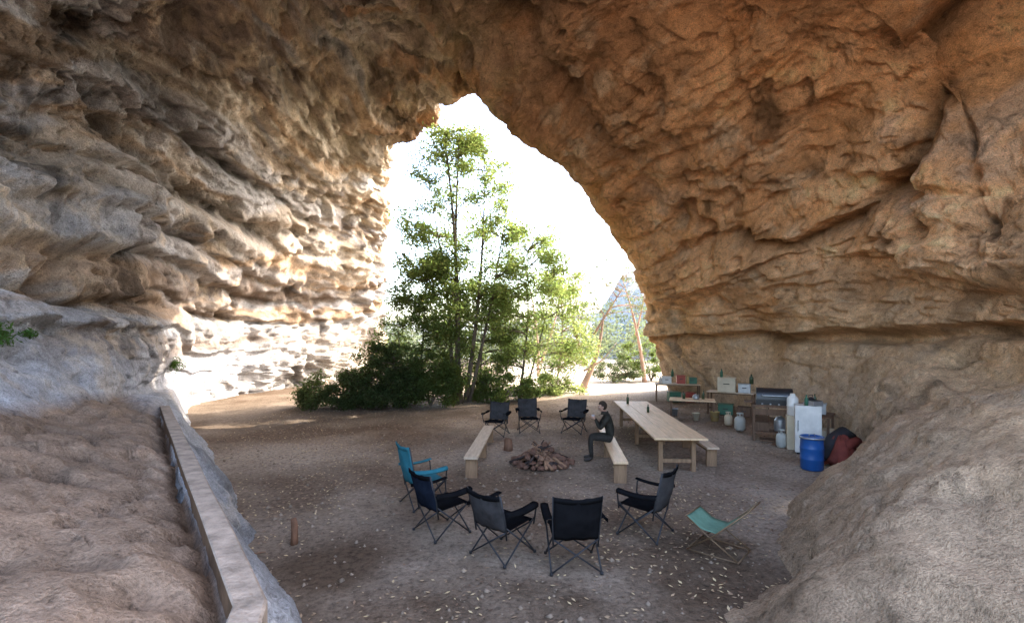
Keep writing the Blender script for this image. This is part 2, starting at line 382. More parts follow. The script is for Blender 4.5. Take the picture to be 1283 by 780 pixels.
def quads(cen,size,ar,flat=0.0):
    n=len(cen); a=RNG.normal(size=(n,3)); a[:,2]*=(1-flat); a/=np.linalg.norm(a,axis=1,keepdims=True)
    r=RNG.normal(size=(n,3)); 
    if flat>0: r=r*(1-flat)+np.cross(np.array([0,0,1.0]),a)*flat*2
    b_=r-a*(a*r).sum(1,keepdims=True); b_/=np.linalg.norm(b_,axis=1,keepdims=True)
    s=(size*(.6+.8*RNG.random(n)))[:,None]
    V=np.stack([cen-a*s/2,cen+b_*s*ar/2,cen+a*s/2,cen-b_*s*ar/2],1).reshape(-1,3)
    return V,np.arange(4*n).reshape(n,4)
n=30000; x=RNG.uniform(-9,9,n); y=3.5+RNG.random(n)**1.1*20
cl=fbm(np.stack([x,y,0*x],-1),.5,3,500); keep=RNG.random(n)<np.clip(.5+cl*1.5,.06,1)
cen=np.stack([x,y,0*x],-1)[keep]; cen[:,2]=gz(cen)+.02
Vq,Fq=quads(cen,.055,.42,.85)
npmesh('leaf_litter',Vq,Fq,[leafmat('dry_leaf',(.40,.28,.18),(.3,.2,.1),.75,.1)])
n=4500; x=RNG.uniform(-8,8,n); y=RNG.uniform(3.5,20,n); cen=np.stack([x,y,0*x],-1); cen[:,2]=gz(cen)+.004
s=(.012+.035*RNG.random(n)**3)[:,None]
oc=np.array([(1,0,0),(0,1,0),(-1,0,0),(0,-1,0),(0,0,.8),(0,0,-.8)],float)
Vo=(cen[:,None,:]+oc[None]*s[:,None,:]*(.7+.6*RNG.random((n,6,1)))).reshape(-1,3)
fo=np.array([(0,1,4),(1,2,4),(2,3,4),(3,0,4),(1,0,5),(2,1,5),(3,2,5),(0,3,5)])
Fo=(np.arange(n)[:,None,None]*6+fo[None]).reshape(-1,3)
npmesh('gravel',Vo,Fo,[M('gravel_stone',(.25,.19,.14),.9,.45,3,0)],True)

# ------------------------------------------------------------------ shelf edging board
weather=M('weathered_timber',(.30,.235,.185),.85,.4,6,.7,30)
bside=M('dark_brown_timber',(.13,.078,.046),.9,.3,5,.4,30)  # darker brown for the shelf-facing side
k0=int(np.argmax(ringpar>=3.0)); k1=int(np.argmax(ringpar>=6.0))
mb=MB(); pts=B[k0:k1+1:6,NU]; vs=[];fs=[]
for i,p in enumerate(pts):
    t=pts[min(i+1,len(pts)-1)]-pts[max(i-1,0)]; t[2]=0; t/=np.linalg.norm(t); r_=np.array([t[1],-t[0],0]); 
    if r_[0]<0: r_=-r_
    w1=.0025*math.sin(i*.7); w2=.004*math.sin(i*.9+1)
    for o,zf in ((-.04+w1,-.30),(-.04+w1,.06),(-.03+w1,.068),(.115+w2,.062),(.13+w2,.05),(.13+w2,-.30)): vs.append(p+r_*o+np.array([0,0,zf]))
n4=len(pts)-1
mb.add(vs,[(i*6+q,i*6+(q+1)%6,(i+1)*6+(q+1)%6,(i+1)*6+q) for i in range(n4) for q in (1,2,3,4,5)],0)
mb.add(vs,[(i*6,i*6+1,(i+1)*6+1,(i+1)*6) for i in range(n4)],1)
mb.add(vs,[(0,1,2,3,4,5),tuple(len(vs)-6+q for q in (5,4,3,2,1,0))],0); mb.build('shelf_edging_board',[weather,bside])

# ------------------------------------------------------------------ vegetation
bark_d=M('dark_bark',(.13,.10,.075),.9,.4,6,.5,30,stretch=(1,1,.3))
bark_g=M('gum_bark',(.40,.28,.22),.8,.3,3,.3,20,stretch=(1,1,.4))
lf_main=leafmat('tree_leaves',(.115,.15,.05),(.35,.43,.12),.45,.52)
lf_light=leafmat('pale_green_leaves',(.13,.17,.06),(.40,.47,.15),.35,.55)  # paler green than the main tree
lf_dark=leafmat('shrub_leaves',(.055,.075,.032),(.14,.17,.045),.5,.38)
lf_mid=leafmat('young_leaves',(.08,.11,.038),(.22,.28,.07),.45,.45)
lf_pale=leafmat('gum_leaves',(.11,.135,.07),(.17,.20,.08),.35,.4)
def clump_pts(c,r,n):
    d=RNG.normal(size=(n,3)); d/=np.linalg.norm(d,axis=1,keepdims=True); q=RNG.random(n)**(.5)*(1+.25*RNG.normal(size=n))
    return np.array(c)+d*q[:,None]*np.array(r)
def bez(p,q,bend,n=6):
    p=Vector(p);q=Vector(q); return [p.lerp(q,i/n)+Vector(bend)*math.sin(math.pi*i/n) for i in range(n+1)]
def tree(name,stems,clumps,leafm,barkm,lsize,ar=.4,loc=(0,0,0)):
    e=empty(name,loc); mb=MB(); pts=[]
    for bse,top,bend,r0 in stems:
        pp=bez(bse,top,bend,9); mb.path(pp,[r0*(1-.85*i/9) for i in range(10)],0,8); pts+= [(p,r0*(1-.85*i/9)) for i,p in enumerate(pp)][2:]
    L_=[]
    for c,r,n in clumps:
        cv=Vector(c); cand=[(p,q) for p,q in pts if p.z<cv.z+.1] or pts
        p,q=min(cand,key=lambda a:(a[0]-cv).length+max(0,(cv.z-a[0].z)-1.5)*.5)
        mb.path(bez(p,cv,(0,0,.08*(cv-p).length),4),[min(q*.6,.05),.02,.014,.01,.006],0,5)
        for k in range(3):
            w=Vector([random.uniform(-1,1)*r[i]*.8 for i in range(3)]); mb.path(bez(p.lerp(cv,.7),cv+w,(0,0,.05),3),[.012,.009,.006,.004],0,4)
        L_.append(clump_pts(c,r,n))
    mb.build('trunk_and_limbs',[barkm],parent=e)
    P_=np.concatenate(L_); Vq,Fq=quads(P_,lsize,ar,.25); o=npmesh('foliage',Vq,Fq,[leafm]); o.parent=e
    return e
def crown(profile,axis,n,rr,cnt,flat=.75):
    zs=[a for a,_ in profile]; out=[]
    for _ in range(n):
        z=random.uniform(zs[0],zs[-1]); R=np.interp(z,zs,[b for _,b in profile])
        a=random.uniform(0,2*math.pi); q=R*math.sqrt(random.uniform(.02,1))
        k=random.uniform(.5,1.3)*rr
        ax=axis(z); out.append(((ax[0]+q*math.cos(a),ax[1]+q*math.sin(a)*.8,z),(k,k,k*flat),int(cnt*k/rr*random.uniform(.4,1.2))))
    return out
stems=[((-2.4,20.8,-.1),(-2.9,20.6,11.6),(.25,0,0),.13),((-2.2,20.6,-.1),(-2.3,20.9,12.0),(-.2,.1,0),.11),((-2.05,20.9,-.1),(-1.2,21.2,10.2),(.2,0,0),.11),((-2.6,20.9,-.1),(-3.7,21.3,9.4),(.3,0,0),.09),((-1.9,21,-.1),(-.3,21.4,8.2),(.1,0,0),.09)]
cl=crown([(3.6,2.4),(5,2.9),(7,2.8),(9,2.5),(10.5,2.0),(11.8,1.0)],lambda z:(-1.8-.07*(z-3),20.9),200,.60,200)
tree('tall_tree',stems,cl,lf_main,bark_d,.15)
cl=crown([(1.5,1.7),(3,2.3),(5,2.4),(6.6,2.0),(8.0,.9)],lambda z:(.6+.06*z,22),115,.60,200)
tree('young_tree',[((.3,22,-.1),(.7,22,6.8),(.2,0,0),.07),((.5,22.2,-.1),(1.9,22.2,5.6),(.1,0,0),.05)],cl,lf_main,bark_d,.14)
cl=crown([(1.2,1.4),(3,2.0),(5,1.8),(6.6,.9)],lambda z:(2.6,25.5),80,.7,180)
tree('young_tree',[((2.3,25.5,-.1),(2.6,25.5,5.8),(.2,0,0),.06)],cl,lf_light,bark_g,.15)
cl=crown([(.6,1.7),(2,2.0),(3.8,1.9),(6.6,1.0)],lambda z:(-4.1+.1*z,20.6),120,.6,240)
tree('young_tree',[((-4.2,20.6,-.1),(-3.7,20.6,5.2),(.1,0,0),.06),((-4.4,20.8,-.1),(-5.0,20.8,3.8),(-.1,0,0),.05)],cl,lf_mid,bark_d,.14)
cl=crown([(.4,1.9),(2,2.1),(3.8,1.8),(5.2,1.0)],lambda z:(-1.4,22.9),90,.6,250)
tree('young_tree',[((-1.6,22.9,-.1),(-1.5,22.9,4.8),(.1,0,0),.05)],cl,lf_mid,bark_d,.14)
def shrub(name,c,r,n,leafm,cnt=220,ls=.12):
    st=[];cl=[]
    for i in range(6):
        a=i*1.05; st.append(((c[0],c[1],-.05),(c[0]+r[0]*.6*math.cos(a),c[1]+r[1]*.6*math.sin(a),r[2]*.7),(0,0,.1),.03))
    for i in range(n):
        a=random.uniform(0,6.283); q=math.sqrt(random.random()); z=random.uniform(.08,1)*r[2]*math.sqrt(max(0.05,1-q*q*.8))
        k=random.uniform(.25,.52); cl.append(((c[0]+r[0]*q*math.cos(a),c[1]+r[1]*q*math.sin(a),max(.2,z)),(k,k,k*.7),cnt))
    return tree(name,st,cl,leafm,bark_d,ls)
shrub('shrub',(-6.8,19.4,0),(1.7,1.1,1.5),60,lf_dark)
shrub('shrub',(-5.2,19.7,0),(1.7,1.1,2.8),85,lf_dark)
shrub('shrub',(-3.4,20.0,0),(1.5,1.0,2.6),70,lf_mid)
shrub('shrub',(-.4,21.4,0),(1.7,1.0,1.3),40,lf_mid)
shrub('shrub',(2.2,24,0),(1.4,1.0,1.1),26,lf_light)
shrub('shrub',(6.6,31,0),(1.8,1.2,1.5),28,lf_pale)
shrub('shrub',(9.3,32,0),(2.2,1.2,3.4),50,lf_mid)
cl=[((5.5+random.uniform(-1.6,2.2),27.5+random.uniform(-1,1),random.uniform(4,7)),(.5,.5,.3),60) for _ in range(34)]
tree('gum_tree',[((3.9,26.8,-.1),(5.2,27.2,4.2),(.25,0,0),.21),((4.1,26.8,1.3),(3.2,27,6),(-.2,0,0),.10),((4.6,27,3),(6.6,27.6,6.0),(.1,0,.2),.08),((4.0,26.8,1.0),(5.9,27,2.6),(.1,0,-.2),.06)],cl,lf_pale,bark_g,.15,.3)
cl=[((8.0+random.uniform(-2,1.5),31+random.uniform(-1,1),random.uniform(4.5,8)),(.5,.5,.3),50) for _ in range(22)]
tree('gum_tree',[((8.6,31,-.1),(7.2,31,6.5),(.2,0,0),.16),((8.0,31,3),(8.8,31,7.5),(.1,0,0),.07)],cl,lf_pale,bark_g,.15,.3)
cl=[((2.0+random.uniform(-3,3),36+random.uniform(-1,1),random.uniform(3,8)),(.7,.7,.4),60) for _ in range(22)]
tree('gum_tree',[((2.0,36,-.1),(1.0,36,8),(.3,0,0),.13),((2.2,36,1),(3.9,36,7.5),(.2,0,0),.11)],cl,lf_pale,bark_g,.16,.35)
pt=[]
for _ in range(300):
    x=RNG.uniform(-20,40); y=RNG.uniform(44,75); hgt=RNG.uniform(1.5,7)*(1 if x<8 else 1.25); pt.append(clump_pts((x,y,hgt*.55),(1.6,1.4,hgt*.45),110))
Vq,Fq=quads(np.concatenate(pt),.45,.5,.2); npmesh('background_trees',Vq,Fq,[leafmat('hill_leaves',(.15,.17,.11),(.18,.21,.11),.4,.35)])
hx=np.linspace(-90,150,160); hy=np.linspace(58,190,80); HX,HY=np.meshgrid(hx,hy,indexing='ij'); H=np.stack([HX,HY,0*HX],-1)
H[...,2]=-1+np.clip((HY-62)/60,0,1)**.8*(8+3*np.clip((HX-5)/30,0,1)) + 2.5*fbm(H,.06,4,600)*np.clip((HY-62)/30,0,1)
cf=np.clip((HX-13-.15*(HY-60))/6,0,1)*np.clip((HY-64+3*fbm(H,.12,3,610))/3,0,1); H[...,2]+=cf*(9+2*fbm(H,.15,4,615))
hi=np.arange(H.shape[0]*H.shape[1]).reshape(H.shape[:2]); HF=np.stack([hi[:-1,:-1],hi[1:,:-1],hi[1:,1:],hi[:-1,1:]],-1).reshape(-1,4)
npmesh('hillside',H.reshape(-1,3),HF,[M('hill_rock',(.23,.235,.23),.95,.45,.6,0,stretch=(1,1,3))],True)
fern_m=leafmat('fern_leaves',(.06,.11,.03),(.1,.16,.03),.4,.3)
def vsnap(h,v):
    d=Vf-CAM_POS; r_=np.linalg.norm(d,axis=1); t=np.array(unproject(h,v,10.))-CAM_POS; t/=np.linalg.norm(t)
    k=(d@t)/r_-(Vf[:,1]<.5)*2; ok=k>math.cos(.012)
    return Vf[np.where(ok,r_,1e9).argmin()] if ok.any() else Vf[k.argmax()]
for q in [(228,459,.30,.32),(2,412,.26,.2),(42,410,.11,.1)]:
    p=vsnap(q[0],q[1]); off=(CAM_POS-p); off/=np.linalg.norm(off)
    cen=clump_pts(p+off*q[3],(q[2],q[2],q[2]*.8),int(1700*q[2]))
    Vq,Fq=quads(cen,.09,.3,.1); npmesh('rock_fern',Vq,Fq,[fern_m])

# ------------------------------------------------------------------ furniture
steel=M('dark_steel',(.025,.025,.028),.55,.2,10,0,metal=.2)
blackf=M('black_canvas',(.009,.009,.010),.95,.3,6,.3,150,spec=0)
greyf=M('grey_mesh_fabric',(.045,.042,.042),.95,.3,6,.3,120,spec=0)
navyf=M('navy_canvas',(.012,.016,.026),.95,.3,6,.3,120,spec=0)
tealf=M('teal_canvas',(.03,.14,.175),.85,.2,6,.2,120,spec=.05)
greenf=M('green_canvas',(.12,.21,.15),.85,.2,6,.2,120,spec=.05)
def camp_chair(x,y,yaw,back,seat,hb=.92,name='camping_chair'):
    mb=MB(); r=.011
    for s in (-1,1):
        mb.tube((s*.30,.29,.01),(s*.27,-.24,.46),r); mb.tube((s*.30,-.29,.01),(s*.30,.27,.46),r)
        mb.path([(s*.27,-.22,.30),(s*.28,-.26,.55),(s*.29,-.36,hb)],r)
        mb.path([(s*.30,.27,.38),(s*.34,.27,.60),(s*.34,.25,.645)],r)
        def arm(u,v,s=s): 
            return (s*(.27+.10*v),-.30+.58*u,.66+.02*math.sin(u*3.1)*-1.5+.01*math.sin(v*3.14))
        mb.grid(6,3,arm,2)
        mb.grid(6,1,lambda u,v,s=s:(s*(.37),-.30+.58*u,.66-.045*v-.03*math.sin(u*3.1)),2)
        for yy in (.29,-.29): mb.lathe([(0,0),(.022,0),(.02,.03),(.0,.03)],(s*.30,yy,0),0,8)
    for a,b in (((-.30,.29,.02),(.28,.27,.42)),((.30,.285,.02),(-.28,.28,.42)),((-.30,-.29,.02),(.27,-.24,.40)),((.30,-.285,.02),(-.27,-.235,.40))): mb.tube(a,b,r)
    mb.grid(8,8,lambda u,v:((u-.5)*.54,-.24+.51*v,.40+.045*v-.07*math.sin(u*math.pi)*math.sin(v*math.pi)**.7),2)
    mb.grid(8,1,lambda u,v:((u-.5)*.54,.27+.004*v,.445-.05*v-.0*u),2)
    mb.grid(12,12,lambda u,v:((u-.5)*(.55+.03*v),-.24-.13*v-.07*math.sin(u*math.pi)*math.sin(.4+v*2.4)+.006*math.sin(u*13+v*5),.40+(hb-.40)*v-.03*math.sin(u*math.pi)*v+.008*math.sin(u*17+v*9)),1)
    mb.grid(8,1,lambda u,v:((u-.5)*.58,-.375-.07*math.sin(u*math.pi)*.34-.008*v,hb-.06+.065*v-.03*math.sin(u*math.pi)),2)
    o=mb.build(name,[steel,back,seat],(x,y,.01),yaw)
    md=o.modifiers.new('cloth','SOLIDIFY'); md.thickness=.004
    return o
def face(x,y,tx=.7,ty=10.8): return math.atan2(-(tx-x),(ty-y))
camp_chair(.75,5.95,math.radians(3),blackf,blackf,.95)
camp_chair(-.12,6.25,face(-.12,6.25)-.55,greyf,blackf,.88)
camp_chair(-1.02,6.95,face(-1.02,6.95)-.45,navyf,blackf)
camp_chair(-1.5,8.1,face(-1.5,8.1)-.3,tealf,tealf,1.05)
camp_chair(1.92,6.9,face(1.92,6.9)+.6,greyf,blackf,.98)
camp_chair(-.45,13.9,math.radians(165),greyf,blackf)
camp_chair(.5,14.4,math.radians(185),greyf,blackf,.96)
camp_chair(1.85,14.3,math.radians(155),greyf,blackf,.95)
mb=MB(); r=.010
for s in (-1,1):
    mb.path([(s*.27,.30,0.01),(s*.27,-.05,.27),(s*.27,-.45,.66)],r); mb.path([(s*.25,-.34,0.01),(s*.25,.0,.22),(s*.25,.32,.44)],r)
    mb.path([(s*.27,.30,.01),(s*.27,-.05,.01),(s*.25,-.34,.01)],r)
for q in ((.30,.01),(-.34,.01),(-.45,.66),(.32,.44)): mb.tube((-.27,q[0],q[1]),(.27,q[0],q[1]),r)
def sling(u,v):
    y=.32-.77*v; z=np.interp(v,[0,.25,.5,.75,1],[.44,.31,.30,.45,.665]); return ((u-.5)*.5,y,float(z)-.02*math.sin(u*math.pi))
mb.grid(6,14,sling,1); o=mb.build('sling_chair',[M('bronze_steel',(.16,.10,.055),.5,.2,6,0,metal=.4),greenf],(2.72,6.35,.01),math.radians(48)); o.modifiers.new('cloth','SOLIDIFY').thickness=.004

pine=M('pine_tabletop',(.64,.44,.26),.55,.2,4,.1,20,stretch=(6,.5,6))
pineleg=M('rough_timber',(.25,.155,.09),.8,.3,4,.3,20,stretch=(4,4,.6))
def plank_table(name,near,far,w,h,mt,ml,nseg=2,planks=5):
    near=Vector(near);far=Vector(far); Ln=(far-near).length; a=math.atan2(-(far-near).x,(far-near).y); mb=MB()
    pw=w/planks
    for i in range(planks): mb.box(((i-(planks-1)/2)*pw,Ln/2,h-.02),(pw-.008,Ln,.04),0)
    for k in range(nseg+1):
        y=.35+(Ln-.7)*k/nseg
        for s in (-1,1): mb.box((s*(w/2-.2),y,(h-.042)/2),(.09,.09,h-.042),1)
        mb.box((0,y,h-.09),(w-.16,.05,.09),1)
        mb.box((0,y,.22),(w-.45,.04,.08),1)
    for s in (-1,1): mb.box((s*(w/2-.12),Ln/2,h-.085),(.035,Ln-.5,.08),1)
    return mb.build(name,[mt,ml],(near.x,near.y,.01),a,bevel=.006)
plank_table('wooden_table',(3.45,9.75,0),(3.85,15.6,0),1.08,.76,pine,pineleg,2,3)
def bench(near,far,w=.30,h=.44,mt=None):
    near=Vector((*near,0));far=Vector((*far,0)); Ln=(far-near).length; a=math.atan2(-(far-near).x,(far-near).y); mb=MB()
    mb.box((0,Ln/2,h-.025),(w,Ln,.05),0)
    for y in (.12,Ln/2,Ln-.12): mb.box((0,y,(h-.052)/2),(w-.04,.07,h-.052),1)
    mb.box((0,Ln/2,h-.11),(.05,Ln-.4,.10),1)
    return mb.build('wooden_bench',[mt or pine,pineleg],(near.x,near.y,.01),a,bevel=.006)
pale=M('pale_plank',(.48,.36,.25),.7,.2,4,.2,20,stretch=(5,.6,5))
bench((-.82,9.5),(-.62,13.0),.28,.44,pale)
bench((2.08,9.15),(2.5,13.4),.28,.44,pine)
bench((4.35,10.35),(4.6,14.2),.26,.44,pale)

mb=MB()
for i in range(26):
    a=i/26*2*math.pi; mb.rock((.62*math.cos(a)*random.uniform(.85,1.12),.55*math.sin(a)*random.uniform(.85,1.12),.05),(random.uniform(.12,.26),random.uniform(.12,.22),random.uniform(.1,.18)),0,i,rz=a)
for i in range(70):
    q=random.random()**.6*.5; a=random.uniform(0,6.28); mb.rock((q*math.cos(a),q*math.sin(a),.08+(.55-q)*random.uniform(.2,.75)),(random.uniform(.1,.24),random.uniform(.08,.18),random.uniform(.06,.15)),random.choice([0,0,1,2]),100+i,rz=a)
for i in range(40):
    a=random.uniform(0,6.28); q=random.uniform(.2,.75); w=a+3.14+random.uniform(-.7,.7); mb.tube((q*math.cos(a),q*math.sin(a),.05),(.25*math.cos(w),.25*math.sin(w),random.uniform(.2,.5)),random.uniform(.015,.04),random.choice([2,3]),6,.012)
mb.build('fire_pit',[M('burnt_stone',(.13,.07,.048),.9,.45,5,.5,30),M('ochre_stone',(.22,.125,.08),.9,.35,5,.5,30),M('charred_wood',(.05,.035,.03),.9,.4,6,.4,30),M('firewood',(.24,.135,.08),.9,.4,6,.4,30)],(.68,10.7,.0))
def stump(x,y,r,h,seed):
    mb=MB(); R=random.Random(seed)
    mb.path([(0,0,-.05),(.008,0,h*.4),(.0,.01,h*.8),(R.uniform(-.02,.02),.01,h)],[r*1.12,r,r*.97,r*.85],0,9)
    mb.build('wooden_stump',[M('stump_bark',(.17,.09,.055),.9,.4,8,.6,30,stretch=(1,1,.3))],(x,y,0))
stump(-2.98,6.55,.045,.34,1); stump(-.1,12.1,.11,.27,2)
mb=MB(); mb.path([(-.16,0,.02),(-.05,.03,.025),(.1,-.02,.015)],[.012,.015,.008],0,7); mb.build('fallen_branch',[M('branch_bark',(.20,.12,.08),.9,.3,6,.4)],(-3.3,6.2,.0),.9)

# ------------------------------------------------------------------ kitchen
white=M('white_enamel',(.60,.57,.52),.4,.16,3,0); cream=M('cream_paint',(.48,.40,.28),.6,.15,3,.1)
blk=M('black_enamel',(.02,.02,.022),.35,.3,5,0); galv=M('galvanised_steel',(.34,.34,.34),.4,.2,8,.1,metal=.6)
bluep=M('blue_plastic',(.012,.075,.25),.4,.12,4,0); redp=M('red_plastic',(.30,.05,.03),.5,.15,4,0); greenp=M('green_plastic',(.04,.12,.07),.5,.15,4,0); yel=M('yellow_plastic',(.42,.30,.12),.5,.15,4,0)
gasg=M('gas_grey',(.40,.40,.36),.5,.15,5,.05); glass=M('dark_glass',(.04,.06,.03),.15,.1,5,0)
dkwood=M('dark_timber',(.14,.085,.055),.8,.3,4,.3,20,stretch=(4,4,.6))
def bbq(x,y,rz):
    mb=MB()
    for sx in (-.5,.5):
        for sy in (-.24,.24): mb.box((sx,sy,.42),(.05,.05,.84),2)
    mb.box((0,0,.86),(1.12,.56,.06),2); mb.box((0,0,.22),(1.06,.5,.03),2); mb.box((0,-.27,.72),(1.05,.03,.14),2)
    mb.box((0,0,.95),(.9,.5,.13),0)
    def hood(u,v):
        a=math.pi*v; return ((u-.5)*.88,-.25*math.cos(a),1.017+.27*math.sin(a)**.8)
    mb.grid(1,14,hood,0)
    for s in (-.44,.44):
        ring=[(s,-.25*math.cos(math.pi*v/14),1.017+.27*math.sin(math.pi*v/14)**.8) for v in range(15)]
        mb.add(ring,[tuple(range(15))],0)
    mb.path([(-.3,-.27,1.13),(-.3,-.32,1.12),(.3,-.32,1.12),(.3,-.27,1.13)],.014,1,8)
    mb.box((.66,0,.93),(.24,.46,.03),3); mb.box((-.64,0,.93),(.2,.46,.03),3)
    for i in range(4): mb.lathe([(0,0),(.025,0),(.02,.03),(0,.03)],(-.3+.2*i,-.29,.90),1,10)
    mb.lathe([(.0,0),(.14,0),(.15,.05),(.15,.26),(.1,.33),(.05,.36),(.05,.4),(0,.4)],(.15,0,.24),1)
    mb.box((-.3,0,.34),(.36,.34,.2),3); mb.box((0.2,-.1,.02),(1.1,.4,.04),3)
    o=mb.build('barbecue_grill',[blk,galv,dkwood,dkwood],(x,y,.0),rz,bevel=.006); o.scale=(1,1,1.12)
bbq(7.22,13.2,math.radians(-25))
mb=MB(); mb.box((0,0,.66),(.62,.58,1.2),0); mb.box((0,-.30,.86),(.58,.02,.72),0); mb.box((0,-.30,.28),(.58,.02,.36),0); mb.box((0,0,.03),(.54,.5,.06),1)
mb.path([(-.24,-.31,.62),(-.24,-.345,.64),(-.24,-.345,.86),(-.24,-.31,.88)],.012,2,8)
for i in range(5): mb.box((.1,-.312,.2+.05*i),(.25,.006,.015),1)
o=mb.build('white_fridge',[white,blk,galv],(7.22,11.7,.0),math.radians(-28),bevel=.02); o.scale=(.88,.88,.94)
ft=1.185
def kettle(n,x,y,z,mt):
    mb=MB(); mb.lathe([(0,0),(.1,0),(.12,.03),(.11,.12),(.06,.17),(.03,.18),(.0,.2)],(0,0,0),0); mb.path([(.1,0,.06),(.16,0,.12),(.19,0,.17)],[.02,.015,.01],0); mb.path([(-.09,0,.12),(-.1,0,.24),(.08,0,.24),(.08,0,.13)],.008,1); mb.build(n,[mt,blk],(x,y,z),.6)
kettle('kettle',7.3,11.7,ft,blk)
def bottle(n,x,y,z,h,r,mt):
    mb=MB(); mb.lathe([(0,0),(r,0),(r,h*.6),(r*.9,h*.66),(r*.4,h*.78),(r*.35,h*.97),(r*.42,h*.97),(r*.42,h),(0,h)],(0,0,0),0,14); mb.build(n,[mt],(x,y,z))
bottle('detergent_bottle',7.12,11.58,ft,.26,.045,greenp); bottle('glass_bottle',7.43,11.75,ft,.26,.04,glass)
mb=MB(); mb.box((0,0,.06),(.30,.18,.12),0); mb.box((0,0,.125),(.26,.15,.02),1); mb.build('metal_tin',[galv,blk],(7.3,11.53,ft),.3,bevel=.01)
mb=MB(); mb.lathe([(0,0),(.12,0),(.13,.03),(.13,.22),(.14,.24),(.13,.26),(.13,.42),(.10,.47),(.06,.5),(.06,.55),(0,.55)],(0,0,.86),0); mb.box((0,0,.43),(.28,.28,.86),1); mb.build('water_container',[white,cream],(7.12,12.15,0),-.4,bevel=.01)
mb=MB(); mb.lathe([(0,.02),(.20,.0),(.215,.03),(.22,.22),(.228,.235),(.22,.25),(.225,.44),(.232,.455),(.225,.47),(.215,.66),(.225,.68),(.225,.71),(.20,.71),(.20,.69),(0,.69)],(0,0,0),0,28)
mb.lathe([(.228,.665),(.238,.665),(.238,.70),(.228,.70)],(0,0,0),1,28); mb.path([(-.06,0,.70),(-.06,0,.75),(.06,0,.75),(.06,0,.70)],.01,1); mb.build('blue_drum',[bluep,galv],(6.42,10.25,.01))
def gas(x,y,mt,s=1):
    mb=MB(); mb.lathe([(0,.04),(.12,.02),(.155,.06),(.155,.32),(.13,.39),(.06,.43),(.03,.44),(.03,.5),(0,.5)],(0,0,0),0); mb.lathe([(.11,0),(.12,0),(.12,.05),(.11,.05)],(0,0,0),0)
    for a in range(3): mb.path([(.09*math.cos(a*2.1),.09*math.sin(a*2.1),.41),(.09*math.cos(a*2.1),.09*math.sin(a*2.1),.52)],.01,0,6)
    mb.lathe([(.08,.50),(.10,.50),(.10,.53),(.08,.53),(.08,.50)],(0,0,0),0); o=mb.build('gas_bottle',[mt],(x,y,.01)); o.scale=(s,s,s)
gas(6.95,12.35,gasg,.85); gas(6.95,14.6,gasg); gas(7.0,15.5,cream,.8)
def bucket(x,y,mt,s=1):
    mb=MB(); mb.lathe([(0,0),(.12,0),(.155,.3),(.165,.3),(.165,.315),(.15,.315),(.118,.02),(0,.02)],(0,0,0),0); mb.path([(-.16,0,.3),(-.13,-.1,.2),(0,-.17,.14),(.13,-.1,.2),(.16,0,.3)],.004,1,6); o=mb.build('bucket',[mt,galv],(x,y,.01)); o.scale=(s,s,s)
bucket(6.9,16.3,yel); bucket(5.9,17.4,galv,.8); bucket(6.3,16.4,cream,.8)
def kitchen_table(x,y,rz,w,d,h,top,name='camp_table'):
    mb=MB(); mb.box((0,0,h-.02),(w,d,.04),0)
    for sx in (-1,1):
        for sy in (-1,1): mb.box((sx*(w/2-.06),sy*(d/2-.06),(h-.042)/2),(.055,.055,h-.042),1)
        mb.box((sx*(w/2-.06),0,.2),(.03,d-.2,.05),1)
    mb.box((0,0,h-.07),(w-.2,.04,.06),1)
    return mb.build(name,[top,dkwood],(x,y,.01),rz,bevel=.005)
kitchen_table(6.35,16.9,math.radians(-20),1.5,.8,.66,pine); kitchen_table(8.05,17.6,math.radians(-35),1.6,.65,.85,pale)
kitchen_table(7.35,21.3,math.radians(-15),1.9,.8,.8,pale); kitchen_table(8.1,12.7,math.radians(-40),.7,1.0,.8,dkwood)
def crate(x,y,z,s,mt,rz=0,n='storage_box'):
    mb=MB(); mb.box((0,0,s[2]/2),s,0); mb.box((0,0,s[2]+.012),(s[0]+.03,s[1]+.03,.024),0); mb.box((0,-s[1]/2-.008,s[2]*.6),(s[0]*.35,.014,.03),1); mb.build(n,[mt,blk],(x,y,z),rz,bevel=.012)
crate(7.85,17.5,.862,(.6,.42,.5),cream,-.5); crate(8.35,17.2,.862,(.4,.3,.3),galv,-.5); crate(7.9,17.7,.02,(.5,.4,.35),greenp,-.5); crate(8.4,17.3,.02,(.45,.4,.3),dkwood,-.6)
crate(6.9,21.4,.812,(.4,.3,.28),white,-.2); crate(7.5,21.3,.812,(.35,.3,.34),redp,-.2); crate(7.95,21.2,.812,(.4,.3,.25),greenp,-.2); crate(7.2,21.3,.02,(.5,.4,.4),greenp,0); crate(7.8,21.1,.02,(.4,.4,.4),redp,0)
crate(8.1,12.8,.812,(.5,.4,.25),galv,-.6); crate(8.1,12.5,.02,(.5,.5,.4),cream,-.6)
bottle('glass_bottle',6.75,16.9,.672,.3,.045,glass); bottle('glass_bottle',6.1,17,.672,.26,.05,glass); kettle('kettle',6.45,16.8,.672,galv); bottle('water_bottle',8.5,17,1.19,.35,.07,glass); bottle('glass_bottle',7.7,17.6,1.39,.3,.05,greenp)
bottle('glass_bottle',7.1,21.2,1.12,.34,.06,greenp); bottle('glass_bottle',6.6,21.3,.812,.34,.07,white); bottle('glass_bottle',7.75,21.1,.812,.4,.06,yel)
bottle('glass_bottle',3.6,14.9,.772,.3,.04,glass); bottle('glass_bottle',3.75,13.2,.772,.22,.035,glass)
mb=MB()
def heap(u,v):
    a=2*math.pi*u; q=v; z=.62*(1-q*q)**.8+.07*math.sin(a*5+q*6)*q+.05*math.sin(a*9)*q*(1-q)*3
    return (.42*q*math.cos(a)*(1+.15*math.sin(3*a)),.62*q*math.sin(a)*(1+.12*math.sin(4*a+1)),max(0,z))
